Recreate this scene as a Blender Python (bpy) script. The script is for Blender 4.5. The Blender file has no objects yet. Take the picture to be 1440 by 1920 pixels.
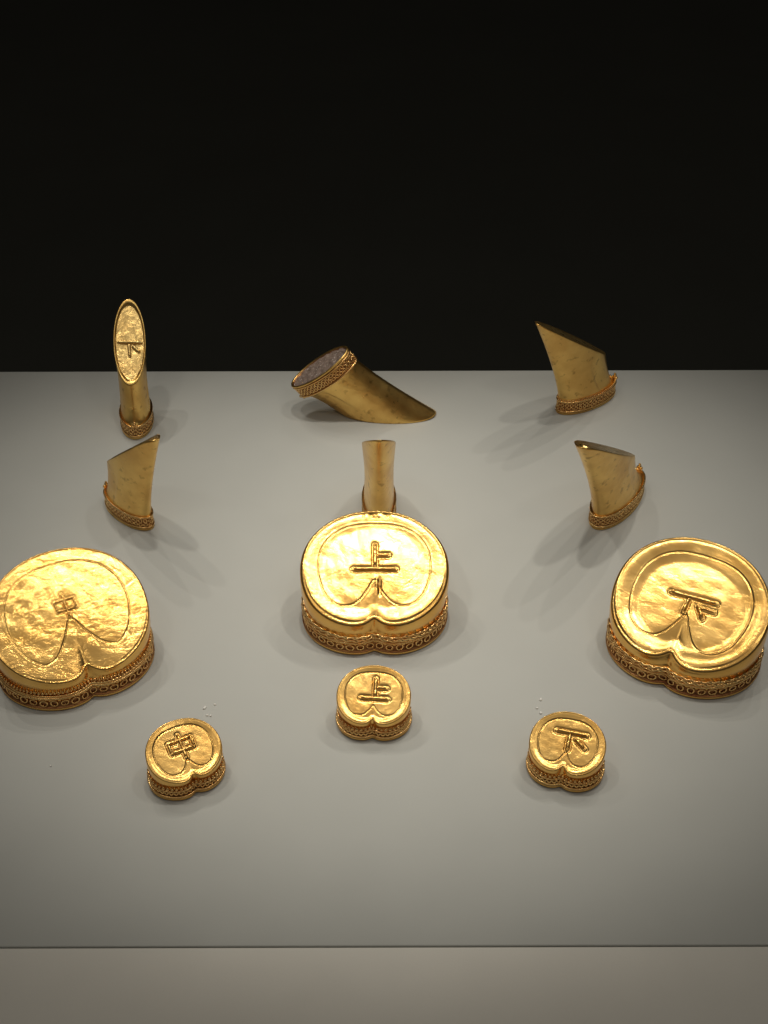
import bpy, math, random
import numpy as np
from mathutils import Vector, Matrix, noise as mnoise

rnd = random.Random(7)
scene = bpy.context.scene
col = scene.collection
MM = 0.001

# ------------------------------------------------------------------ camera
cam_d = bpy.data.cameras.new('camera')
cam = bpy.data.objects.new('camera', cam_d)
col.objects.link(cam)
cam.location = (0.0, 0.0, 0.40)
cam.rotation_euler = (math.radians(90 - 40), math.radians(0.0), 0.0)
cam.rotation_euler = (Matrix.Rotation(math.radians(90 - 40), 3, 'X') @ Matrix.Rotation(math.radians(-0.14), 3, 'Z')).to_euler()
cam_d.sensor_fit = 'VERTICAL'
cam_d.sensor_height = 36.0
cam_d.sensor_width = 27.0
cam_d.lens = 2884.0 / 1920.0 * 36.0
cam_d.clip_start = 0.01
cam_d.clip_end = 50.0
scene.camera = cam

# ------------------------------------------------------------------ world (a dark gallery) and colour management
world = bpy.data.worlds.new('World')
scene.world = world
world.use_nodes = True
bg = world.node_tree.nodes['Background']
bg.inputs['Color'].default_value = (1.0, 0.93, 0.82, 1.0)
bg.inputs['Strength'].default_value = 0.04
scene.view_settings.view_transform = 'Standard'
scene.view_settings.look = 'None'
scene.view_settings.exposure = 0.0
scene.view_settings.gamma = 1.0
scene.view_settings.use_curve_mapping = False
scene.cycles.use_denoising = True
scene.cycles.max_bounces = 8
scene.cycles.sample_clamp_indirect = 6.0

# ------------------------------------------------------------------ showcase lamps, then added front and overhead fill lights
def spot(name, loc, aim, watts, cone, blend, radius, colr=(1.0, 0.94, 0.83)):
    d = bpy.data.lights.new(name, 'SPOT')
    d.energy = watts
    d.color = colr
    d.spot_size = math.radians(cone)
    d.spot_blend = blend
    d.shadow_soft_size = radius
    o = bpy.data.objects.new(name, d)
    col.objects.link(o)
    o.location = loc
    o.rotation_euler = (Vector(aim) - Vector(loc)).to_track_quat('-Z', 'Y').to_euler()
    return o

for (x, y) in ((-0.40, 0.80), (-0.33, 0.89), (-0.24, 0.96)):
    spot('showcase_spot', (x, y, 0.75), (-0.075, 0.437, 0.0), 1.7, 21, 0.75, 0.006)
    spot('showcase_spot', (-x, y, 0.75), (0.075, 0.437, 0.0), 1.7, 21, 0.75, 0.006)
for (x, y, w) in ((0.0, 0.52, 4.8), (-0.24, 0.52, 3.2), (0.24, 0.50, 3.2)):
    spot('showcase_downlight', (x, y, 0.80), (x * 0.12, 0.435, 0.0), w, 27, 1.0, 0.016)
for x in (-0.34, 0.34):  # added fill lights that brighten the ledge, hoof bands and toe fronts
    spot('front_fill', (x, 0.10, 0.85), (x * 0.15, 0.44, 0.0), 1.0, 38, 1.0, 0.03)
pd = bpy.data.lights.new('overhead_fill', 'AREA')  # added soft fill, sized so gold faces and front rims reflect a glow
pd.shape = 'RECTANGLE'
pd.size, pd.size_y = 1.3, 1.4
pd.energy = 1.45
pd.color = (1.0, 0.94, 0.83)
po = bpy.data.objects.new('overhead_fill', pd)
col.objects.link(po)
po.location = (0.0, 0.22, 0.95)

# ------------------------------------------------------------------ materials
def new_mat(name):
    m = bpy.data.materials.new(name)
    m.use_nodes = True
    nt = m.node_tree
    return m, nt, nt.nodes['Principled BSDF']

def nd(nt, kind, **kw):
    n = nt.nodes.new(kind)
    for k, v in kw.items():
        if k in n.inputs:
            n.inputs[k].default_value = v
        else:
            setattr(n, k, v)
    return n

def ramp(nt, src, stops):
    r = nt.nodes.new('ShaderNodeValToRGB')
    e = r.color_ramp.elements
    while len(e) < len(stops):
        e.new(0.5)
    for el, (p, c) in zip(e, stops):
        el.position = p
        el.color = (c, c, c, 1) if isinstance(c, (int, float)) else (*c, 1)
    nt.links.new(src, r.inputs['Fac'])
    return r.outputs['Color']

def gold(name, light, dark, rough, fine, coarse, pits=0.0, stretch=(1, 1, 1), fscale=900.0, cscale=170.0):
    """hand-worked gold: colour drift, uneven polish, hammer waves, fine scratches and pits"""
    m, nt, b = new_mat(name)
    tc = nd(nt, 'ShaderNodeTexCoord')
    mp = nd(nt, 'ShaderNodeMapping')
    mp.inputs['Scale'].default_value = stretch
    nt.links.new(tc.outputs['Object'], mp.inputs['Vector'])
    oi = nd(nt, 'ShaderNodeObjectInfo')
    va = nd(nt, 'ShaderNodeVectorMath', operation='ADD')
    sc = nd(nt, 'ShaderNodeVectorMath', operation='SCALE')
    sc.inputs['Scale'].default_value = 7.0
    cx = nd(nt, 'ShaderNodeCombineXYZ')
    nt.links.new(oi.outputs['Random'], cx.inputs[0])
    nt.links.new(oi.outputs['Random'], cx.inputs[2])
    nt.links.new(cx.outputs[0], sc.inputs[0])
    nt.links.new(mp.outputs[0], va.inputs[0])
    nt.links.new(sc.outputs[0], va.inputs[1])
    vec = va.outputs[0]
    n1 = nd(nt, 'ShaderNodeTexNoise', Scale=cscale, Detail=4.0, Roughness=0.6)
    n2 = nd(nt, 'ShaderNodeTexNoise', Scale=fscale, Detail=5.0, Roughness=0.65)
    n3 = nd(nt, 'ShaderNodeTexNoise', Scale=cscale * 0.45, Detail=3.0, Roughness=0.55)
    n4 = nd(nt, 'ShaderNodeTexNoise', Scale=fscale * 0.55, Detail=2.0, Roughness=0.5)
    for n in (n1, n2, n3, n4):
        nt.links.new(vec, n.inputs['Vector'])
    n1.inputs['Distortion'].default_value = 0.6
    mix = nd(nt, 'ShaderNodeMix', data_type='RGBA')
    mix.inputs[6].default_value = (*dark, 1)
    mix.inputs[7].default_value = (*light, 1)
    nt.links.new(ramp(nt, n3.outputs['Fac'], [(0.35, 0.0), (0.65, 1.0)]), mix.inputs[0])
    colour = mix.outputs[2]
    if pits > 0:
        mix2 = nd(nt, 'ShaderNodeMix', data_type='RGBA')
        mix2.inputs[7].default_value = (dark[0] * 0.45, dark[1] * 0.38, dark[2] * 0.35, 1)
        nt.links.new(colour, mix2.inputs[6])
        nt.links.new(ramp(nt, n4.outputs['Fac'], [(0.60, 0.0), (0.72, pits)]), mix2.inputs[0])
        colour = mix2.outputs[2]
    nt.links.new(colour, b.inputs['Base Color'])
    b.inputs['Metallic'].default_value = 1.0
    rr = nd(nt, 'ShaderNodeMapRange')
    rr.inputs['To Min'].default_value = rough * 0.72
    rr.inputs['To Max'].default_value = rough * 1.35
    nt.links.new(n1.outputs['Fac'], rr.inputs['Value'])
    nt.links.new(rr.outputs[0], b.inputs['Roughness'])
    b1 = nd(nt, 'ShaderNodeBump')
    b1.inputs['Strength'].default_value = 1.0
    b1.inputs['Distance'].default_value = coarse * MM
    nt.links.new(n1.outputs['Fac'], b1.inputs['Height'])
    b2 = nd(nt, 'ShaderNodeBump')
    b2.inputs['Strength'].default_value = 1.0
    b2.inputs['Distance'].default_value = fine * MM
    nt.links.new(n2.outputs['Fac'], b2.inputs['Height'])
    nt.links.new(b1.outputs[0], b2.inputs['Normal'])
    nt.links.new(b2.outputs[0], b.inputs['Normal'])
    return m

GL, GD = (0.96, 0.60, 0.19), (0.88, 0.50, 0.135)
M_bright = gold('gold_polished', GL, GD, 0.24, 0.05, 0.24, cscale=130.0)
M_wrinkle = gold('gold_crinkled', GL, GD, 0.20, 0.06, 0.30, stretch=(1.0, 1.6, 1.0))
M_smooth = gold('gold_burnished', GL, GD, 0.22, 0.03, 0.09, stretch=(1.0, 2.2, 1.0))
M_small = gold('gold_small_hoof', GL, GD, 0.24, 0.05, 0.12, cscale=200.0)
M_toe = gold('gold_satin', (0.93, 0.62, 0.20), (0.74, 0.44, 0.13), 0.30, 0.05, 0.20, pits=0.55, fscale=620.0)
M_face = gold('gold_rough_cast', (0.95, 0.68, 0.27), (0.76, 0.50, 0.18), 0.28, 0.08, 0.30, pits=0.35, cscale=320.0)
M_wire = gold('gold_wirework', (0.98, 0.65, 0.26), (0.85, 0.48, 0.17), 0.23, 0.10, 0.1)
M_patina = gold('gold_red_patina', (0.50, 0.25, 0.10), (0.28, 0.11, 0.045), 0.42, 0.2, 0.3)

def plain(name, c, rough, bump=0.0, scale=400.0, var=0.06, spec=0.5):
    m, nt, b = new_mat(name)
    tc = nd(nt, 'ShaderNodeTexCoord')
    n = nd(nt, 'ShaderNodeTexNoise', Scale=scale, Detail=6.0, Roughness=0.6)
    n2 = nd(nt, 'ShaderNodeTexNoise', Scale=scale * 0.02, Detail=3.0, Roughness=0.5)
    nt.links.new(tc.outputs['Object'], n.inputs['Vector'])
    nt.links.new(tc.outputs['Object'], n2.inputs['Vector'])
    ad = nd(nt, 'ShaderNodeMath', operation='MULTIPLY_ADD')
    nt.links.new(n.outputs['Fac'], ad.inputs[0])
    ad.inputs[1].default_value = 0.35
    nt.links.new(n2.outputs['Fac'], ad.inputs[2])
    lo = tuple(v * (1 - var) for v in c)
    hi = tuple(v * (1 + var) for v in c)
    nt.links.new(ramp(nt, ad.outputs[0], [(0.4, lo), (0.95, hi)]), b.inputs['Base Color'])
    b.inputs['Roughness'].default_value = rough
    b.inputs['Specular IOR Level'].default_value = spec
    if bump:
        bp = nd(nt, 'ShaderNodeBump')
        bp.inputs['Distance'].default_value = bump * MM
        bp.inputs['Strength'].default_value = 1.0
        nt.links.new(n.outputs['Fac'], bp.inputs['Height'])
        nt.links.new(bp.outputs[0], b.inputs['Normal'])
    return m

M_plinth = plain('plinth_paint', (0.51, 0.515, 0.485), 0.62, 0.02, 1500.0, 0.03, 0.3)
M_ledge = plain('ledge_paint', (0.80, 0.77, 0.70), 0.6, 0.02, 1500.0, 0.03, 0.3)
M_black = plain('black_cloth', (0.040, 0.040, 0.034), 0.95, 0.05, 900.0, 0.05, 0.1)
M_dust = plain('white_lint', (0.85, 0.84, 0.80), 0.8, 0.0, 900.0, 0.05)
M_fill = plain('grey_brown_filling', (0.27, 0.20, 0.165), 0.16, 1.2, 420.0, 0.5, 0.6)

# ------------------------------------------------------------------ mesh helpers
def mesh_obj(name, verts, faces, mats, parent=None, fmat=None, smooth=True):
    me = bpy.data.meshes.new(name)
    me.from_pydata([tuple(v) for v in np.asarray(verts).tolist()], [], faces)
    if smooth:
        me.polygons.foreach_set('use_smooth', [True] * len(me.polygons))
    for m in (mats if isinstance(mats, (list, tuple)) else [mats]):
        me.materials.append(m)
    if fmat is not None:
        me.polygons.foreach_set('material_index', fmat)
    me.update()
    o = bpy.data.objects.new(name, me)
    col.objects.link(o)
    if parent is not None:
        o.parent = parent
    return o

def grid_faces(rows, n, start=0, closed=True):
    f = []
    for r in range(rows - 1):
        a = start + r * n
        b = a + n
        for i in range(n if closed else n - 1):
            j = (i + 1) % n
            f.append((a + i, a + j, b + j, b + i))
    return f

class Bag:
    def __init__(self):
        self.v, self.f = [], []
    def add(self, v, f):
        k = len(self.v)
        self.v.extend(np.asarray(v).tolist())
        self.f.extend([tuple(i + k for i in q) for q in f])

def frames(path, closed):
    p = np.asarray(path, float)
    if closed:
        t = np.roll(p, -1, 0) - np.roll(p, 1, 0)
    else:
        t = np.gradient(p, axis=0)
    t /= np.linalg.norm(t, axis=1)[:, None] + 1e-12
    up = np.array([0, 0, 1.0])
    s = np.cross(t, up)
    s /= np.linalg.norm(s, axis=1)[:, None] + 1e-12
    u = np.cross(s, t)
    return p, t, s, u

def tube(path, r, sides=8, closed=True, strands=0, pitch=2.0, amp=0.22, taper=None):
    """round wire along a path; strands > 0 makes it a twisted rope wire"""
    p, t, s, u = frames(path, closed)
    n = len(p)
    seg = np.linalg.norm(np.diff(p, axis=0), axis=1)
    arc = np.r_[0, np.cumsum(seg)]
    if closed:
        tot = arc[-1] + np.linalg.norm(p[0] - p[-1])
        turns = max(1, round(tot / pitch))
        ph = arc / tot * turns * 2 * math.pi
    else:
        ph = arc / pitch * 2 * math.pi
    a = np.arange(sides) / sides * 2 * math.pi
    rad = np.full((n, sides), r, float)
    if strands:
        rad *= 1 + amp * np.cos(strands * a[None, :] - ph[:, None])
    if taper is not None:
        rad *= np.asarray(taper)[:, None]
    v = p[:, None, :] + rad[:, :, None] * (np.cos(a)[None, :, None] * s[:, None, :] + np.sin(a)[None, :, None] * u[:, None, :])
    v = v.reshape(-1, 3)
    f = grid_faces(n, sides)
    if closed:
        k = (n - 1) * sides
        for i in range(sides):
            j = (i + 1) % sides
            f.append((k + i, k + j, j, i))
    else:
        f.append(tuple(range(sides)))
        f.append(tuple((n - 1) * sides + i for i in reversed(range(sides))))
    return v, f

def ball(c, r, seg=8, rings=6, squash=(1, 1, 1)):
    v = [(c[0], c[1], c[2] + r * squash[2])]
    for i in range(1, rings):
        ph = math.pi * i / rings
        for j in range(seg):
            a = 2 * math.pi * j / seg
            v.append((c[0] + r * squash[0] * math.sin(ph) * math.cos(a), c[1] + r * squash[1] * math.sin(ph) * math.sin(a), c[2] + r * squash[2] * math.cos(ph)))
    v.append((c[0], c[1], c[2] - r * squash[2]))
    f = [(0, 1 + j, 1 + (j + 1) % seg) for j in range(seg)]
    for i in range(rings - 2):
        a = 1 + i * seg
        for j in range(seg):
            f.append((a + j, a + seg + j, a + seg + (j + 1) % seg, a + (j + 1) % seg))
    e = len(v) - 1
    a = 1 + (rings - 2) * seg
    f += [(a + j, e, a + (j + 1) % seg) for j in range(seg)]
    return v, f

def torus(R, r, n=16, m=8, wob=0.0, seed=0):
    q = random.Random(seed)
    ph = q.random() * 6.28
    v = []
    for i in range(n):
        a = 2 * math.pi * i / n
        Ri = R * (1 + wob * math.cos(2 * a + ph))
        for j in range(m):
            b = 2 * math.pi * j / m
            v.append(((Ri + r * math.cos(b)) * math.cos(a), (Ri + r * math.cos(b)) * math.sin(a), r * math.sin(b)))
    f = grid_faces(n, m)
    k = (n - 1) * m
    f += [(k + j, k + (j + 1) % m, (j + 1) % m, j) for j in range(m)]
    return v, f

def box(x0, x1, y0, y1, z0, z1):
    v = [(x, y, z) for z in (z0, z1) for y in (y0, y1) for x in (x0, x1)]
    f = [(0, 2, 3, 1), (4, 5, 7, 6), (0, 1, 5, 4), (2, 6, 7, 3), (0, 4, 6, 2), (1, 3, 7, 5)]
    return v, f

def sm(e0, e1, x):
    t = np.clip((x - e0) / (e1 - e0), 0, 1)
    return t * t * (3 - 2 * t)

def seg_dist(P, poly, closed=False):
    """distance of every point in P (n,2) to a polyline"""
    poly = np.asarray(poly, float)
    A = poly
    B = np.roll(poly, -1, 0)
    if not closed:
        A, B = poly[:-1], poly[1:]
    best = np.full(len(P), 1e9)
    for a, b in zip(A, B):
        d = b - a
        L = d @ d + 1e-12
        t = np.clip(((P - a) @ d) / L, 0, 1)
        q = P - (a + t[:, None] * d)
        best = np.minimum(best, np.einsum('ij,ij->i', q, q))
    return np.sqrt(best)

def inside(P, poly):
    poly = np.asarray(poly)
    x, y = P[:, 0], P[:, 1]
    res = np.zeros(len(P), bool)
    j = len(poly) - 1
    for i in range(len(poly)):
        xi, yi = poly[i]
        xj, yj = poly[j]
        c = ((yi > y) != (yj > y)) & (x < (xj - xi) * (y - yi) / (yj - yi + 1e-15) + xi)
        res ^= c
        j = i
    return res

def catmull(pts, n=8, closed=True):
    pts = np.asarray(pts, float)
    N = len(pts)
    out = []
    for i in range(N if closed else N - 1):
        if closed:
            p0, p1, p2, p3 = (pts[(i + k - 1) % N] for k in range(4))
        else:
            p0, p1, p2, p3 = (pts[min(max(i + k - 1, 0), N - 1)] for k in range(4))
        for k in range(n):
            t = k / n
            out.append(0.5 * ((2 * p1) + (-p0 + p2) * t + (2 * p0 - 5 * p1 + 4 * p2 - p3) * t * t + (-p0 + 3 * p1 - 3 * p2 + p3) * t ** 3))
    if not closed:
        out.append(pts[-1])
    return np.array(out)

def wob(theta, seed, amp, ks=(2, 3, 5, 7)):
    q = np.random.RandomState(seed)
    r = np.zeros_like(theta)
    for k in ks:
        r += q.uniform(-1, 1) * np.cos(k * theta + q.uniform(0, 6.28)) / k
    return amp * r

def bumps(P, seed, wl):
    """cheap smooth 2-D noise: a sum of plane waves of about the given wavelength"""
    q = np.random.RandomState(seed)
    r = np.zeros(len(P))
    for _ in range(9):
        a = q.uniform(0, 6.28)
        k = 6.28 / (wl * q.uniform(0.6, 1.7))
        r += np.cos(k * (P[:, 0] * math.cos(a) + P[:, 1] * math.sin(a)) + q.uniform(0, 6.28))
    return r / 4.5

def thing(name, label, cat, loc, rz=0.0, group=None):
    o = bpy.data.objects.new(name, None)
    o.empty_display_size = 0.01
    col.objects.link(o)
    o.location = loc
    o.rotation_euler = (0, 0, rz)
    o['label'], o['category'] = label, cat
    if group:
        o['group'] = group
    return o

# ------------------------------------------------------------------ setting
def setting(name, geo, mat, bevel=0.0):
    o = mesh_obj(name, geo[0], geo[1], mat, smooth=False)
    o['kind'] = 'structure'
    if bevel:
        b = o.modifiers.new('bevel', 'BEVEL')
        b.width = bevel
        b.segments = 3
    return o

Y_BACK, Y_SEAM = 0.5766, 0.2724
setting('display_plinth', box(-1.1, 1.1, Y_SEAM, Y_BACK, -0.80, 0.0), M_plinth, 0.0004)
setting('front_ledge', box(-1.1, 1.1, 0.06, Y_SEAM - 0.0003, -0.80, -0.0004), M_ledge, 0.0003)
setting('case_floor', box(-1.6, 1.6, Y_BACK + 0.002, 1.80, -0.80, -0.05), M_black)
setting('back_wall', box(-1.8, 1.8, 1.803, 1.86, -0.80, 1.6), M_black)

# ------------------------------------------------------------------ horse-hoof ingots
def outline(th, W, G, nd_, nw, p_front=0.93, p_back=0.97, seed=0, w_amp=0.01):
    c, s = np.cos(th), np.sin(th)
    pw = np.where(s < 0, p_front, p_back)
    x = W / 2 * np.sign(c) * np.abs(c) ** pw
    y = G / 2 * np.sign(s) * np.abs(s) ** pw
    k = 1 + wob(th, seed, w_amp)
    x, y = x * k, y * k
    e = 0.35
    cusp = np.exp(-(np.sqrt(x * x + e * e) - e) / nw)
    y = y + np.where(s < 0, nd_ * cusp * np.clip(-s, 0, 1), 0)
    return np.c_[x, y]

def resample(path, step):
    p = np.asarray(path)
    q = np.r_[p, p[:1]]
    L = np.r_[0, np.cumsum(np.linalg.norm(np.diff(q, axis=0), axis=1))]
    n = max(8, int(round(L[-1] / step)))
    s = np.arange(n) / n * L[-1]
    return np.c_[[np.interp(s, L, q[:, k]) for k in range(q.shape[1])]].T

def normals2(p):
    t = np.roll(p, -1, 0) - np.roll(p, 1, 0)
    n = np.c_[t[:, 1], -t[:, 0]]
    return n / (np.linalg.norm(n, axis=1)[:, None] + 1e-12)

def make_hoof(label, loc, rz, P):
    root = thing('hoof_shaped_ingot', label, 'gold ingot', loc, rz, P['group'])
    N = P.get('N', 512)
    th = np.arange(N) / N * 2 * math.pi
    W, G, hc, tau, bh = P['W'], P['G'], P['hc'], math.radians(P['tau']), P['band']
    seed = P['seed']
    top = outline(th, W, G, P['notch'], P['nw'], seed=seed, w_amp=P.get('wobble', 0.012)) + np.array([0, P.get('shift', 0.0)])
    base = outline(th, W * P.get('bw', 0.985), G * P.get('bg', 1.06), P['bnotch'], P['bnw'], seed=seed, w_amp=P.get('wobble', 0.012))
    nb = normals2(base)
    ztop = hc + (top[:, 1] - P.get('shift', 0.0)) * math.tan(tau) + wob(th, seed + 5, P.get('zwob', 0.25), (2, 3, 4, 6))
    rings, mats = [], []
    def ring(xy, z, m):
        rings.append(np.c_[xy, np.broadcast_to(z, (N,))])
        mats.append(m)
    inb = base - nb * P['flange']
    ring(base * 0.6, 0.12, 1)
    ring(base - nb * 0.25, 0.12, 1)
    ring(base, 0.45, 1)
    ring(base, P['fz'] - 0.25, 0)
    ring(base - nb * 0.25, P['fz'], 1)
    ring(inb, P['fz'] + 0.15, 1)
    for k in range(1, 4):
        ring(inb, P['fz'] + (bh - P['fz']) * k / 3, 1 if k < 2 else 0)
    nw_ = 22
    for k in range(1, nw_ + 1):
        t = k / nw_
        e = t ** 0.8
        xy = inb * (1 - e) + top * e
        bul = P.get('bulge', 0.012) * math.sin(math.pi * t) - P.get('waist', 0.012) * math.exp(-((t - 0.15) / 0.2) ** 2)
        xy = xy * (1 + bul)
        r = P['edge']
        z = bh + (ztop - r - bh) * t
        ring(xy, z, 0)
    # rounded edge
    r = P['edge']
    nt_ = normals2(top)
    for k in range(1, 6):
        a = k / 5 * math.pi / 2
        xy = top - nt_ * r * (1 - math.cos(a))
        ring(xy, ztop - r + r * math.sin(a), 0)
    # top surface
    T = top - nt_ * r
    nr = P.get('NR', 112)
    cen = np.array([0.0, P.get('shift', 0.0)])
    hw, hg = W / 2, G / 2
    uv = lambda q: np.asarray(q, float) * np.array([hw, hg]) + cen
    line = uv(catmull(P['line'], 6))
    strokes = [uv(np.asarray(s[0])) for s in P['strokes']]
    def height(XY, rho, thv):
        z = hc + (XY[:, 1] - cen[1]) * math.tan(tau)
        z = z + np.interp(thv, np.r_[th, 2 * math.pi], np.r_[ztop - (hc + (top[:, 1] - cen[1]) * math.tan(tau)), (ztop - (hc + (top[:, 1] - cen[1]) * math.tan(tau)))[0]]) * rho ** 3
        z = z - P['dish'] * sm(P.get('lip0', 0.965), P.get('lip1', 0.80), rho)
        z = z + P.get('crown', 0.0) * (1 - rho ** 2)
        d = seg_dist(XY, line, True)
        ins = inside(XY, line)
        g = P['gw']
        sd = np.where(ins, -d, d)
        z = z - P['gd'] * np.exp(-(d / g) ** 2) + P['plateau'] * sm(g, -g * 1.6, sd)
        z = z + P['gd'] * 0.25 * np.exp(-((sd - 2.2 * g) / (1.1 * g)) ** 2)
        # cleft running in from the notch
        yy = (XY[:, 1] - cen[1]) / hg
        xx = (XY[:, 0] - P.get('cleft_x', 0.0) * hw)
        run = sm(P['cleft_end'], -0.95, yy)
        z = z - P['cleft'] * run * np.exp(-np.abs(xx) / (P['cleft_w'] * (0.4 + run)))
        if P.get('frog'):
            fr = sm(-0.12, -0.22, yy) * sm(-0.50, -0.38, yy)
            z = z + P['frog'] * fr * (np.exp(-((xx - 0.03 * hw) / (0.02 * hw)) ** 2) - 1.2 * np.exp(-((xx - 0.075 * hw) / (0.022 * hw)) ** 2))
        for q in P.get('scratch', ()):
            z = z - 0.30 * np.exp(-(seg_dist(XY, uv(q)) / 0.24) ** 2)
        # chased furrows beside the strokes
        ds = np.full(len(XY), 1e9)
        for s in strokes:
            ds = np.minimum(ds, seg_dist(XY, s))
        R = P['sr']
        z = z - P['chase'] * np.exp(-((ds - 1.3 * R) / (0.6 * R)) ** 2)
        z = z + P.get('hammer', 0.06) * bumps(XY, seed + 11, P.get('hwl', 6.0)) * (0.3 + 0.7 * sm(1.0, 0.8, rho))
        return z
    rhos = np.linspace(1.0, 0.0, nr + 1)[:-1]
    for rho in rhos[1:]:
        xy = cen + (T - cen) * rho
        rings.append(np.c_[xy, height(xy, np.full(N, rho), th)])
        mats.append(0)
    V = np.concatenate(rings + [np.array([[cen[0], cen[1], height(cen[None, :], np.zeros(1), np.zeros(1))[0]]])]) * MM
    F = grid_faces(len(rings), N)
    FM = np.repeat(mats[1:], N).tolist()
    k = (len(rings) - 1) * N
    e = len(V) - 1
    F += [(k + i, k + (i + 1) % N, e) for i in range(N)]
    FM += [0] * N
    F.append(tuple(reversed(range(N))))
    FM.append(1)
    mesh_obj('body', V, F, [P['mat'], M_patina], root, FM)
    # raised character
    bag = Bag()
    for s, q in zip(P['strokes'], strokes):
        w = s[1] if len(s) > 1 else 1.0
        n = 14
        L = np.r_[0, np.cumsum(np.linalg.norm(np.diff(q, axis=0), axis=1))]
        n = max(10, int(L[-1] / 0.35))
        ss = np.linspace(0, L[-1], n)
        pth = np.c_[np.interp(ss, L, q[:, 0]), np.interp(ss, L, q[:, 1])]
        rel = pth - cen
        rho = np.hypot(rel[:, 0] / hw, rel[:, 1] / hg)
        tn = np.mod(np.arctan2(rel[:, 1] / hg, rel[:, 0] / hw), 2 * math.pi)
        z = height(pth, rho, tn) + P['sr'] * 0.18
        tp = np.clip(np.minimum(ss, L[-1] - ss) / (P['sr'] * 1.6), 0, 1) ** 0.5 * 0.65 + 0.35
        tp = tp * (1 + 0.10 * np.sin(ss * 1.3 + len(bag.v)) + 0.06 * np.sin(ss * 3.7 + 2))
        bag.add(*tube(np.c_[pth, z], P['sr'] * w, 10, False, taper=tp))
    mesh_obj('raised_character', np.array(bag.v) * MM, bag.f, P['mat'], root)
    # wirework round the foot
    for kind, z, off, r in P['wires']:
        loop = resample(inb, 0.30)
        nn = normals2(loop)
        pth = loop + nn * off
        arcs = np.linspace(0, 2 * math.pi, len(pth), endpoint=False)
        zz = z + wob(arcs, seed + int(z * 10), 0.22, (2, 3, 5, 9))
        p3 = np.c_[pth, zz]
        if kind == 'rope':
            v, f = tube(p3, r, 10, True, strands=2, pitch=r * 6.5, amp=0.36)
            mesh_obj('twisted_wire', v * MM, f, M_wire, root)
        elif kind == 'wire':
            v, f = tube(p3, r, 8, True)
            mesh_obj('plain_wire', v * MM, f, M_wire, root)
        elif kind == 'beads':
            q = resample(p3, r * 2.25)
            bg_ = Bag()
            for c in q:
                bg_.add(*ball(c, r * rnd.uniform(0.85, 1.1), 8, 5))
            o = mesh_obj('granule_row', np.array(bg_.v) * MM, bg_.f, M_wire, root)
            o['kind'] = 'stuff'
        elif kind == 'zigzag':
            q = resample(p3, 0.22)
            L = np.arange(len(q)) * 0.22
            q[:, 2] += 0.55 * np.sin(L * 2 * math.pi / P.get('zz', 1.7))
            v, f = tube(q, r, 6, True)
            mesh_obj('wavy_wire', v * MM, f, M_wire, root)
        elif kind == 'rings':
            q = resample(p3, P['ring_step'])
            me = None
            variants = []
            for sd in range(4):
                o = mesh_obj('ring', np.array(torus(P['ring_R'], P['ring_r'], 16, 6, 0.07, sd + seed)[0]) * MM, torus(P['ring_R'], P['ring_r'], 16, 6)[1], M_wire, root)
                variants.append(o)
            qn = normals2(q[:, :2])
            for i, (c, n2) in enumerate(zip(q, qn)):
                if i < 4:
                    o = variants[i]
                else:
                    o = variants[rnd.randrange(4)].copy()
                    col.objects.link(o)
                    o.parent = root
                zax = Vector((n2[0], n2[1], rnd.uniform(-0.12, 0.12))).normalized()
                o.rotation_euler = (zax.to_track_quat('Z', 'Y').to_matrix() @ Matrix.Rotation(rnd.uniform(0, 6.28), 3, 'Z')).to_euler()
                o.location = (c[0] * MM, c[1] * MM, (c[2] + rnd.uniform(-0.2, 0.2)) * MM)
                k = rnd.uniform(0.9, 1.06)
                o.scale = (k, k, k)
    return root

def kidney(vtip=-0.13, vw=0.20, k=1.0, low=-0.60):
    """closed incised line: a disc cut by a wedge that comes in from the notch"""
    half = [(vw * 0.5, (vtip + low) * 0.46), (vw, low * 0.86), (vw + 0.13, low), (0.50, low * 0.97), (0.65, -0.42), (0.735, -0.15),
            (0.75, 0.10), (0.70, 0.35), (0.555, 0.57), (0.32, 0.71)]
    pts = [(0.0, vtip)] + half + [(0.0, 0.75)] + [(-x, y) for x, y in reversed(half)]
    return [(x * k, y * k if y > vtip else y) for x, y in pts]

BIG = dict(W=54.6, G=44.0, hc=23.5, tau=23.5, band=9.0, flange=1.1, fz=1.5, bw=1.0, waist=0.004, edge=1.5, notch=4.0, nw=4.2, bnotch=3.4, bnw=5.0,
           dish=0.8, lip0=0.985, lip1=0.70, gw=0.26, gd=0.20, plateau=0.12, cleft=1.6, cleft_end=-0.35, cleft_w=2.2, sr=0.74, chase=0.36, group='large gold hoof ingots',
           ring_step=3.75, ring_R=1.30, ring_r=0.36, zwob=0.25,
           wires=[('rings', 3.55, 0.50, 0), ('wire', 5.75, 0.65, 0.48), ('rope', 7.0, 0.55, 0.54), ('rope', 8.2, 0.35, 0.50)])
SMALL = dict(W=25.6, G=20.4, hc=12.6, tau=23.5, band=6.0, flange=0.9, fz=1.4, bw=1.02, waist=0.004, edge=0.5, notch=2.2, nw=1.7, bnotch=2.0, bnw=2.4, N=400, NR=84,
             dish=0.40, lip0=0.97, lip1=0.78, gw=0.20, gd=0.17, plateau=0.10, cleft=1.0, cleft_end=-0.45, cleft_w=1.1, sr=0.68, chase=0.30, group='small gold hoof ingots',
             hammer=0.025, hwl=4.0, zwob=0.15, zz=1.6, mat=M_small,
             wires=[('wire', 1.85, 0.75, 0.40), ('zigzag', 3.1, 0.45, 0.34), ('wire', 4.2, 0.45, 0.32), ('beads', 5.35, 0.30, 0.66)])

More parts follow.
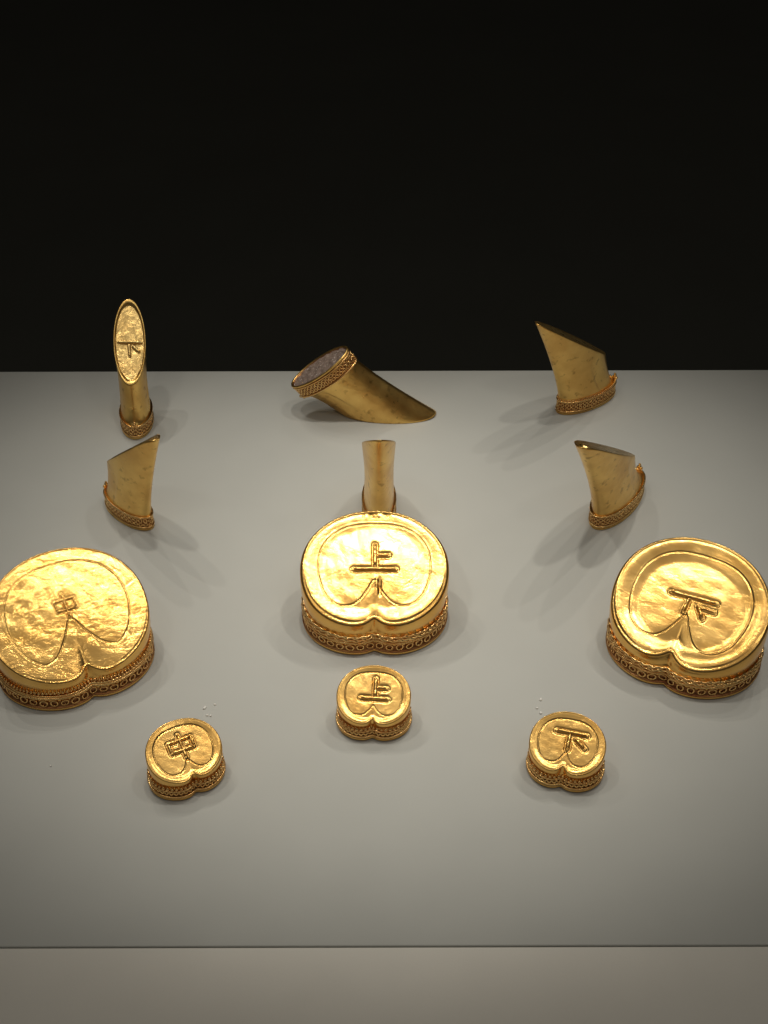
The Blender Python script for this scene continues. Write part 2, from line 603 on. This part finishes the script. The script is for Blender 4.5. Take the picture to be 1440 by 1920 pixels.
up_big = [([(0.01, 0.39), (0.01, 0.03)],), ([(0.05, 0.21), (0.19, 0.21)], 0.8), ([(-0.28, -0.02), (0.29, -0.02)],)]
make_hoof('large gold hoof ingot with bold raised 上 standing before the upright toe ingot', (-0.0036, 0.4172, 0), 0.0,
          dict(BIG, mat=M_bright, seed=3, strokes=up_big, line=kidney(-0.19, 0.20), frog=0.3, edge=1.5, crown=0.5,
               scratch=[[(-0.14, 0.91), (-0.15, 0.85)], [(-0.07, 0.90), (0.0, 0.90)], [(-0.05, 0.90), (-0.055, 0.84)], [(-0.03, 0.87), (0.0, 0.86)],
                        [(0.03, 0.90), (0.02, 0.86)], [(0.03, 0.86), (0.07, 0.85)], [(0.13, 0.90), (0.16, 0.85)], [(0.16, 0.90), (0.21, 0.86)]]))
mid_big = [([(-0.12, 0.19), (0.12, 0.19)], 0.95), ([(-0.12, 0.04), (0.12, 0.04)], 0.95), ([(-0.12, 0.19), (-0.12, 0.04)], 0.95),
           ([(0.12, 0.19), (0.12, 0.04)], 0.95), ([(0.0, 0.28), (0.0, -0.08)], 1.2)]
make_hoof('large gold hoof ingot with crinkled face and tiny worn 中', (-0.1117, 0.3935, 0), math.radians(26),
          dict(BIG, W=56.6, G=45.6, mat=M_wrinkle, seed=8, strokes=mid_big, sr=0.5, line=kidney(-0.09, 0.27, 1.02, -0.62), notch=4.6, nw=3.4, cleft=2.0, edge=0.8, dish=0.15, crown=0.55, tau=26.5, chase=0.20,
               wires=[('rings', 3.55, 0.50, 0), ('wire', 6.0, 0.75, 0.50), ('wire', 7.0, 0.55, 0.42), ('beads', 8.2, 0.35, 0.62)]))
low_big = [([(-0.28, 0.09), (0.30, 0.13)],), ([(-0.04, 0.08), (-0.05, -0.14)],), ([(0.10, 0.02), (0.20, -0.14)],), ([(0.12, 0.0), (0.31, 0.0)], 0.7)]
make_hoof('large gold hoof ingot with smooth burnished face and raised 下', (0.1090, 0.3985, 0), math.radians(-28),
          dict(BIG, W=56.6, G=45.6, mat=M_smooth, seed=15, strokes=low_big, line=kidney(-0.16, 0.20, 1.0, -0.60), cleft=3.2, cleft_end=-0.2, cleft_w=3.6, edge=1.3,
               notch=5.0, nw=4.5, dish=1.6, lip0=0.97, lip1=0.66, crown=0.3, tau=26.5))
up_s = [([(0.04, 0.56), (0.04, -0.05)], 1.1), ([(0.10, 0.25), (0.34, 0.25)], 0.95), ([(-0.34, -0.08), (0.38, -0.10)],)]
make_hoof('small gold hoof ingot with raised 上 directly before the large 上 hoof', (-0.0037, 0.3640, 0), math.radians(-3),
          dict(SMALL, seed=21, strokes=up_s, line=kidney(-0.30, 0.16, 1.02, -0.62)))
mid_s = [([(-0.32, 0.34), (0.30, 0.34)],), ([(-0.32, 0.02), (0.30, 0.02)],), ([(-0.32, 0.34), (-0.32, 0.02)],), ([(0.30, 0.34), (0.30, 0.02)],),
         ([(0.0, 0.52), (0.0, -0.22)], 0.8)]
make_hoof('small gold hoof ingot with raised boxed 中, set before the crinkled hoof', (-0.0665, 0.3395, 0), math.radians(27),
          dict(SMALL, seed=26, strokes=mid_s, sr=0.58, line=kidney(-0.26, 0.16, 1.02, -0.62)))
low_s = [([(-0.34, 0.36), (0.46, 0.36)],), ([(0.02, 0.30), (0.02, -0.16)],), ([(0.16, 0.20), (0.46, -0.06)], 1.1)]
make_hoof('small gold hoof ingot with raised 下, set before the burnished hoof', (0.0608, 0.3420, 0), math.radians(-15),
          dict(SMALL, seed=31, strokes=low_s, line=kidney(-0.26, 0.16, 1.02, -0.62), notch=2.8))

# ------------------------------------------------------------------ toe-shaped ingots
def make_toe(label, shape, seed, band='scroll', face_char=None, face_mat=None, blunt=1.2, floor=-0.5):
    root = thing('toe_shaped_ingot', label, 'gold ingot', (0, 0, 0), 0, 'gold toe ingots')
    a, b, A, B, cx, h0, h1 = shape
    N = 176
    th = np.arange(N) / N * 2 * math.pi
    c, s = np.cos(th), np.sin(th)
    slope = h1 / A
    rings, mats = [], []
    def ring(x, y, z, m):
        rings.append(np.c_[x, y, np.broadcast_to(z, (N,))])
        mats.append(m)
    def ell(o):
        return (a + o) * c, (b + o) * s
    # hollow foot
    for k in (0.25, 0.6, 0.9):
        ring(*[q * k for q in ell(-0.5)], 1.3, 1)
    ring(*ell(-0.45), 1.3, 1)
    ring(*ell(-0.35), 0.25, 1)
    ring(*ell(0.0), 0.05, 0)
    ring(*ell(0.55), 0.10, 0)
    ring(*ell(0.75), 0.5, 0)
    ring(*ell(0.6), 1.0, 0)
    ring(*ell(0.1), 1.15, 1)
    ring(*ell(0.1), 4.0, 1)
    ring(*ell(0.1), 6.6, 1)
    drop = wob(th, seed, 0.2, (2, 3, 4)) - blunt * np.clip((c - 0.5) / 0.5, 0, 1) ** 3
    ztop = h0 + h1 * c + drop
    nseg = 40
    q = np.random.RandomState(seed)
    for k in range(1, nseg + 1):
        t = k / nseg
        fx = np.where(c > 0, t ** 1.28, t ** (1.28 - 0.75 * np.clip(-c * 3, 0, 1)))
        x = (1 - fx) * a * c + fx * (cx + A * c)
        hb = b + (B - b) * t - 0.55 * math.sin(math.pi * min(1, t * 1.05)) * (1 if t < 0.95 else 0.8)
        y = hb * s * (1 + 0.006 * np.sin(5 * t + 3 * th + seed))
        z = 6.8 + (ztop - 6.8) * t
        ring(x, y, z, 0)
    # rim, then the sunken slanting face
    n = np.array([-slope, 0, 1.0]) / math.hypot(slope, 1)
    for k, d in ((0.985, 0.16), (0.95, 0.20), (0.915, 0.06), (0.885, floor * 0.5), (0.86, floor)):
        x, y, z = cx + A * k * c, B * k * s, h0 + h1 * k * c
        rings.append(np.c_[x, y, z + drop * k] + n * d)
        mats.append(0)
    nf = 26
    for k in np.linspace(0.84, 0.02, nf):
        x, y = cx + A * k * c, B * k * s
        P2 = np.c_[x, y]
        hh = floor + 0.13 * bumps(P2, seed + 3, 5.0) + 0.04 * bumps(P2, seed + 4, 2.0) - blunt * np.clip((k * c - 0.5) / 0.5, 0, 1) ** 2 * 0.6
        rings.append(np.c_[x, y, h0 + h1 * k * c] + n[None, :] * hh[:, None])
        mats.append(2)
    V = np.concatenate(rings) * MM
    F = grid_faces(len(rings), N)
    FM = np.repeat(mats[1:], N).tolist()
    F.append(tuple(reversed(range(N))))
    FM.append(1)
    k = (len(rings) - 1) * N
    F.append(tuple(range(k, k + N)))
    FM.append(2)
    mesh_obj('body', V, F, [M_toe, M_patina, face_mat or M_face], root, FM)
    # band
    def loop(o, z, step=0.25):
        p = resample(np.c_[ell(o)[0], ell(o)[1]], step)
        t2 = np.arctan2(p[:, 1], p[:, 0])
        return np.c_[p, z + wob(t2, seed + int(z * 7), 0.15, (2, 3, 5))]
    for z, r in ((1.6, 0.42), (6.6, 0.46)):
        v, f = tube(loop(0.45, z), r, 8, True)
        mesh_obj('plain_wire', v * MM, f, M_wire, root)
    bg_ = Bag()
    for row, z in enumerate((3.05, 5.0)):
        p = loop(0.30, z, 2.0)
        nn = normals2(p[:, :2])
        for i, (cc, n2) in enumerate(zip(p, nn)):
            zax = Vector((n2[0], n2[1], 0))
            Rm = zax.to_track_quat('Z', 'Y').to_matrix() @ Matrix.Rotation(rnd.uniform(0, 6.28), 3, 'Z')
            v, f = torus(0.74, 0.27, 12, 6, 0.12, i + seed)
            v = np.array(v) @ np.array(Rm).T + cc
            bg_.add(v, f)
    o = mesh_obj('scroll_filigree', np.array(bg_.v) * MM, bg_.f, M_wire, root)
    o['kind'] = 'stuff'
    if band == 'beads':
        bg_ = Bag()
        for cc in resample(loop(0.30, 7.45), 1.05):
            bg_.add(*ball(cc, 0.42, 8, 5))
        o = mesh_obj('granule_row', np.array(bg_.v) * MM, bg_.f, M_wire, root)
        o['kind'] = 'stuff'
    bg_ = Bag()
    for (dx, dy, dz, r) in ((-0.75, 0, 7.9, 0.85), (-0.95, 0.8, 7.2, 0.65), (-0.95, -0.8, 7.2, 0.65), (-0.6, 0.0, 9.0, 0.6)):
        bg_.add(*ball((-a + dx, dy, dz), r, 10, 7))
    mesh_obj('heel_knot', np.array(bg_.v) * MM, bg_.f, M_wire, root)
    # filling seen in the open foot
    fr, ff = [], []
    M_ = 96
    t2 = np.arange(M_) / M_ * 2 * math.pi
    rr_ = []
    for k in np.linspace(0.99, 0.03, 22):
        x, y = (a - 0.42) * k * np.cos(t2), (b - 0.42) * k * np.sin(t2)
        rr_.append(np.c_[x, y, 0.75 + 0.40 * bumps(np.c_[x, y], seed + 9, 3.2) + 0.12 * bumps(np.c_[x, y], seed + 10, 1.5)])
    f = [tuple(reversed(t)) for t in grid_faces(len(rr_), M_)]
    f.append(tuple(reversed([(len(rr_) - 1) * M_ + i for i in range(M_)])))
    mesh_obj('filling', np.concatenate(rr_) * MM, f, M_fill, root)
    if face_char:
        bg_ = Bag()
        for st, w in face_char:
            st = np.asarray(st, float)
            m = 16
            tt = np.linspace(0, 1, m)[:, None]
            uv = st[0] * (1 - tt) + st[1] * tt
            # u runs across the face, v along it towards the tip
            x, y = cx + A * uv[:, 1], -B * uv[:, 0]
            pth = np.c_[x, y, h0 + slope * (x - cx)] + n * (floor + 0.45)
            bg_.add(*tube(pth, 0.62 * w, 9, False, taper=np.clip(np.minimum(tt[:, 0], 1 - tt[:, 0]) * 8, 0, 1) ** 0.5 * 0.6 + 0.4))
        mesh_obj('raised_character', np.array(bg_.v) * MM, bg_.f, M_face, root)
    return root

S0 = np.array([14.02, 5.56, 18.26, 5.89, 6.22, 36.47, 12.38])
def shp(s, d=(0, 0, 0)):
    q = S0.copy()
    q[4:7] += d
    return q * s

t = make_toe('gold toe ingot standing on its beaded foot at the back, tip pointing sideways', shp(1.074, (4.69, -1.20, 1.14)), 41, 'beads', blunt=0.3, floor=0.10)
t.location = (0.0892, 0.5523, 0)
t.rotation_euler = (0, 0, math.radians(212.4))
t = make_toe('upright gold toe ingot with dark scratches, behind the burnished hoof', shp(1.271, (6.83, -5.52, 0.90)), 42, floor=0.10)
t.location = (0.0945, 0.4808, 0)
t.rotation_euler = (0, 0, math.radians(235.2))
t = make_toe('upright gold toe ingot with mottled side, behind the crinkled hoof', shp(0.934, (2.70, 4.62, 3.85)), 43, blunt=2.2)
t.location = (-0.1027, 0.4756, 0)
t.rotation_euler = (0, 0, math.radians(-43.7))
t = make_toe('upright gold toe ingot showing its long oval face with raised 下', np.array([12.22, 6.29, 15.63, 6.74, 8.92, 35.02, 11.34]) * 1.013, 44, blunt=0.0, floor=-0.75,
             face_char=[([(-0.80, 0.02), (0.80, -0.02)], 1.25), ([(-0.05, -0.04), (-0.02, -0.34)], 1.2), ([(0.15, -0.08), (0.60, -0.24)], 1.25)])
t.location = (-0.1072, 0.5382, 0)
t.rotation_euler = (0, 0, math.radians(94.6))
t = make_toe('upright gold toe ingot half hidden behind the large 上 hoof', shp(1.10, (1.65, 0.6, 3.0)), 45, blunt=0.0, floor=-0.3)
t.location = (-0.0020, 0.4778, 0)
t.rotation_euler = (0, 0, math.radians(-89.4))
# the one that lies on its slanting face, foot in the air
sh = np.array([15.0, 7.8, 16.9, 8.0, 9.5, 37.0, 13.0])
t = make_toe('gold toe ingot tipped over on its face, open foot showing grey brown filling', sh, 46, blunt=0.8)
al = math.atan2(sh[6], sh[2])
e1 = Vector((math.cos(al), 0, math.sin(al)))
e3 = Vector((-math.sin(al), 0, math.cos(al)))
e2 = e3.cross(e1)
src = Matrix((e1, e2, e3)).transposed()
dst = Matrix((Vector((1, 0, 0)), Vector((0, -1, 0)), Vector((0, 0, -1)))).transposed()
R = Matrix.Rotation(math.radians(-3), 3, 'Z') @ dst @ src.transposed()
tip = Vector((sh[4] + sh[2], 0, sh[5] + sh[6])) * MM
t.rotation_euler = R.to_euler()
want = Vector((0.0235, 0.5430, 0.0))
t.location = want - R @ tip
bpy.context.view_layer.update()
lo = min((t.matrix_basis @ v.co).z for ch in t.children if ch.name.startswith('body') for v in ch.data.vertices)
t.location.z -= lo

# ------------------------------------------------------------------ lint on the plinth
def speck(px, py, seed, label, L=0.9, r=0.28, group='white lint specks'):
    a = math.radians(40) + math.atan2(py - 960, 2884.0)
    y = 0.40 / math.tan(a)
    d = y * math.cos(math.radians(40)) + 0.40 * math.sin(math.radians(40))
    x = (px - 720) * d / 2884.0
    q = random.Random(seed)
    v, f = ball((0, 0, 0), 1.0, 7, 5)
    ang = q.uniform(-0.4, 1.2)
    out = []
    for p in v:
        k = 1 + q.uniform(-0.25, 0.25)
        X, Y, Z = p[0] * L * k, p[1] * r * k * 1.3, p[2] * r * k
        out.append((X * math.cos(ang) - Y * math.sin(ang), X * math.sin(ang) + Y * math.cos(ang), max(Z, -r * 0.6) + r * 0.6))
    o = mesh_obj('lint_speck', np.array(out) * MM, f, M_dust)
    o.location = (x, y, 0.0)
    o['label'], o['category'], o['group'] = label, 'lint', group
    return o

la = 'tiny white lint speck beside the small hoof with the boxed character'
lb = 'tiny white lint speck beside the small hoof set before the burnished hoof'
for i, (px, py, L) in enumerate([(383, 1327, 0.85), (402, 1321, 0.5), (387, 1341, 0.5), (394, 1342, 0.45)]):
    speck(px, py, i, la if L < 0.8 else 'longest white lint flake beside the small hoof with the boxed character', L, 0.34, 'lint beside the small hoof')
for i, (px, py, L) in enumerate([(1013, 1313, 0.85), (1006, 1329, 0.5), (1013, 1338, 0.6)]):
    speck(px, py, 20 + i, lb if L < 0.8 else 'longest white lint flake beside the small hoof set before the burnished hoof', L, 0.34, 'lint beside the other small hoof')
speck(94, 1435, 40, 'lone white lint speck on bare plinth, away from the other specks', 0.35, 0.28)
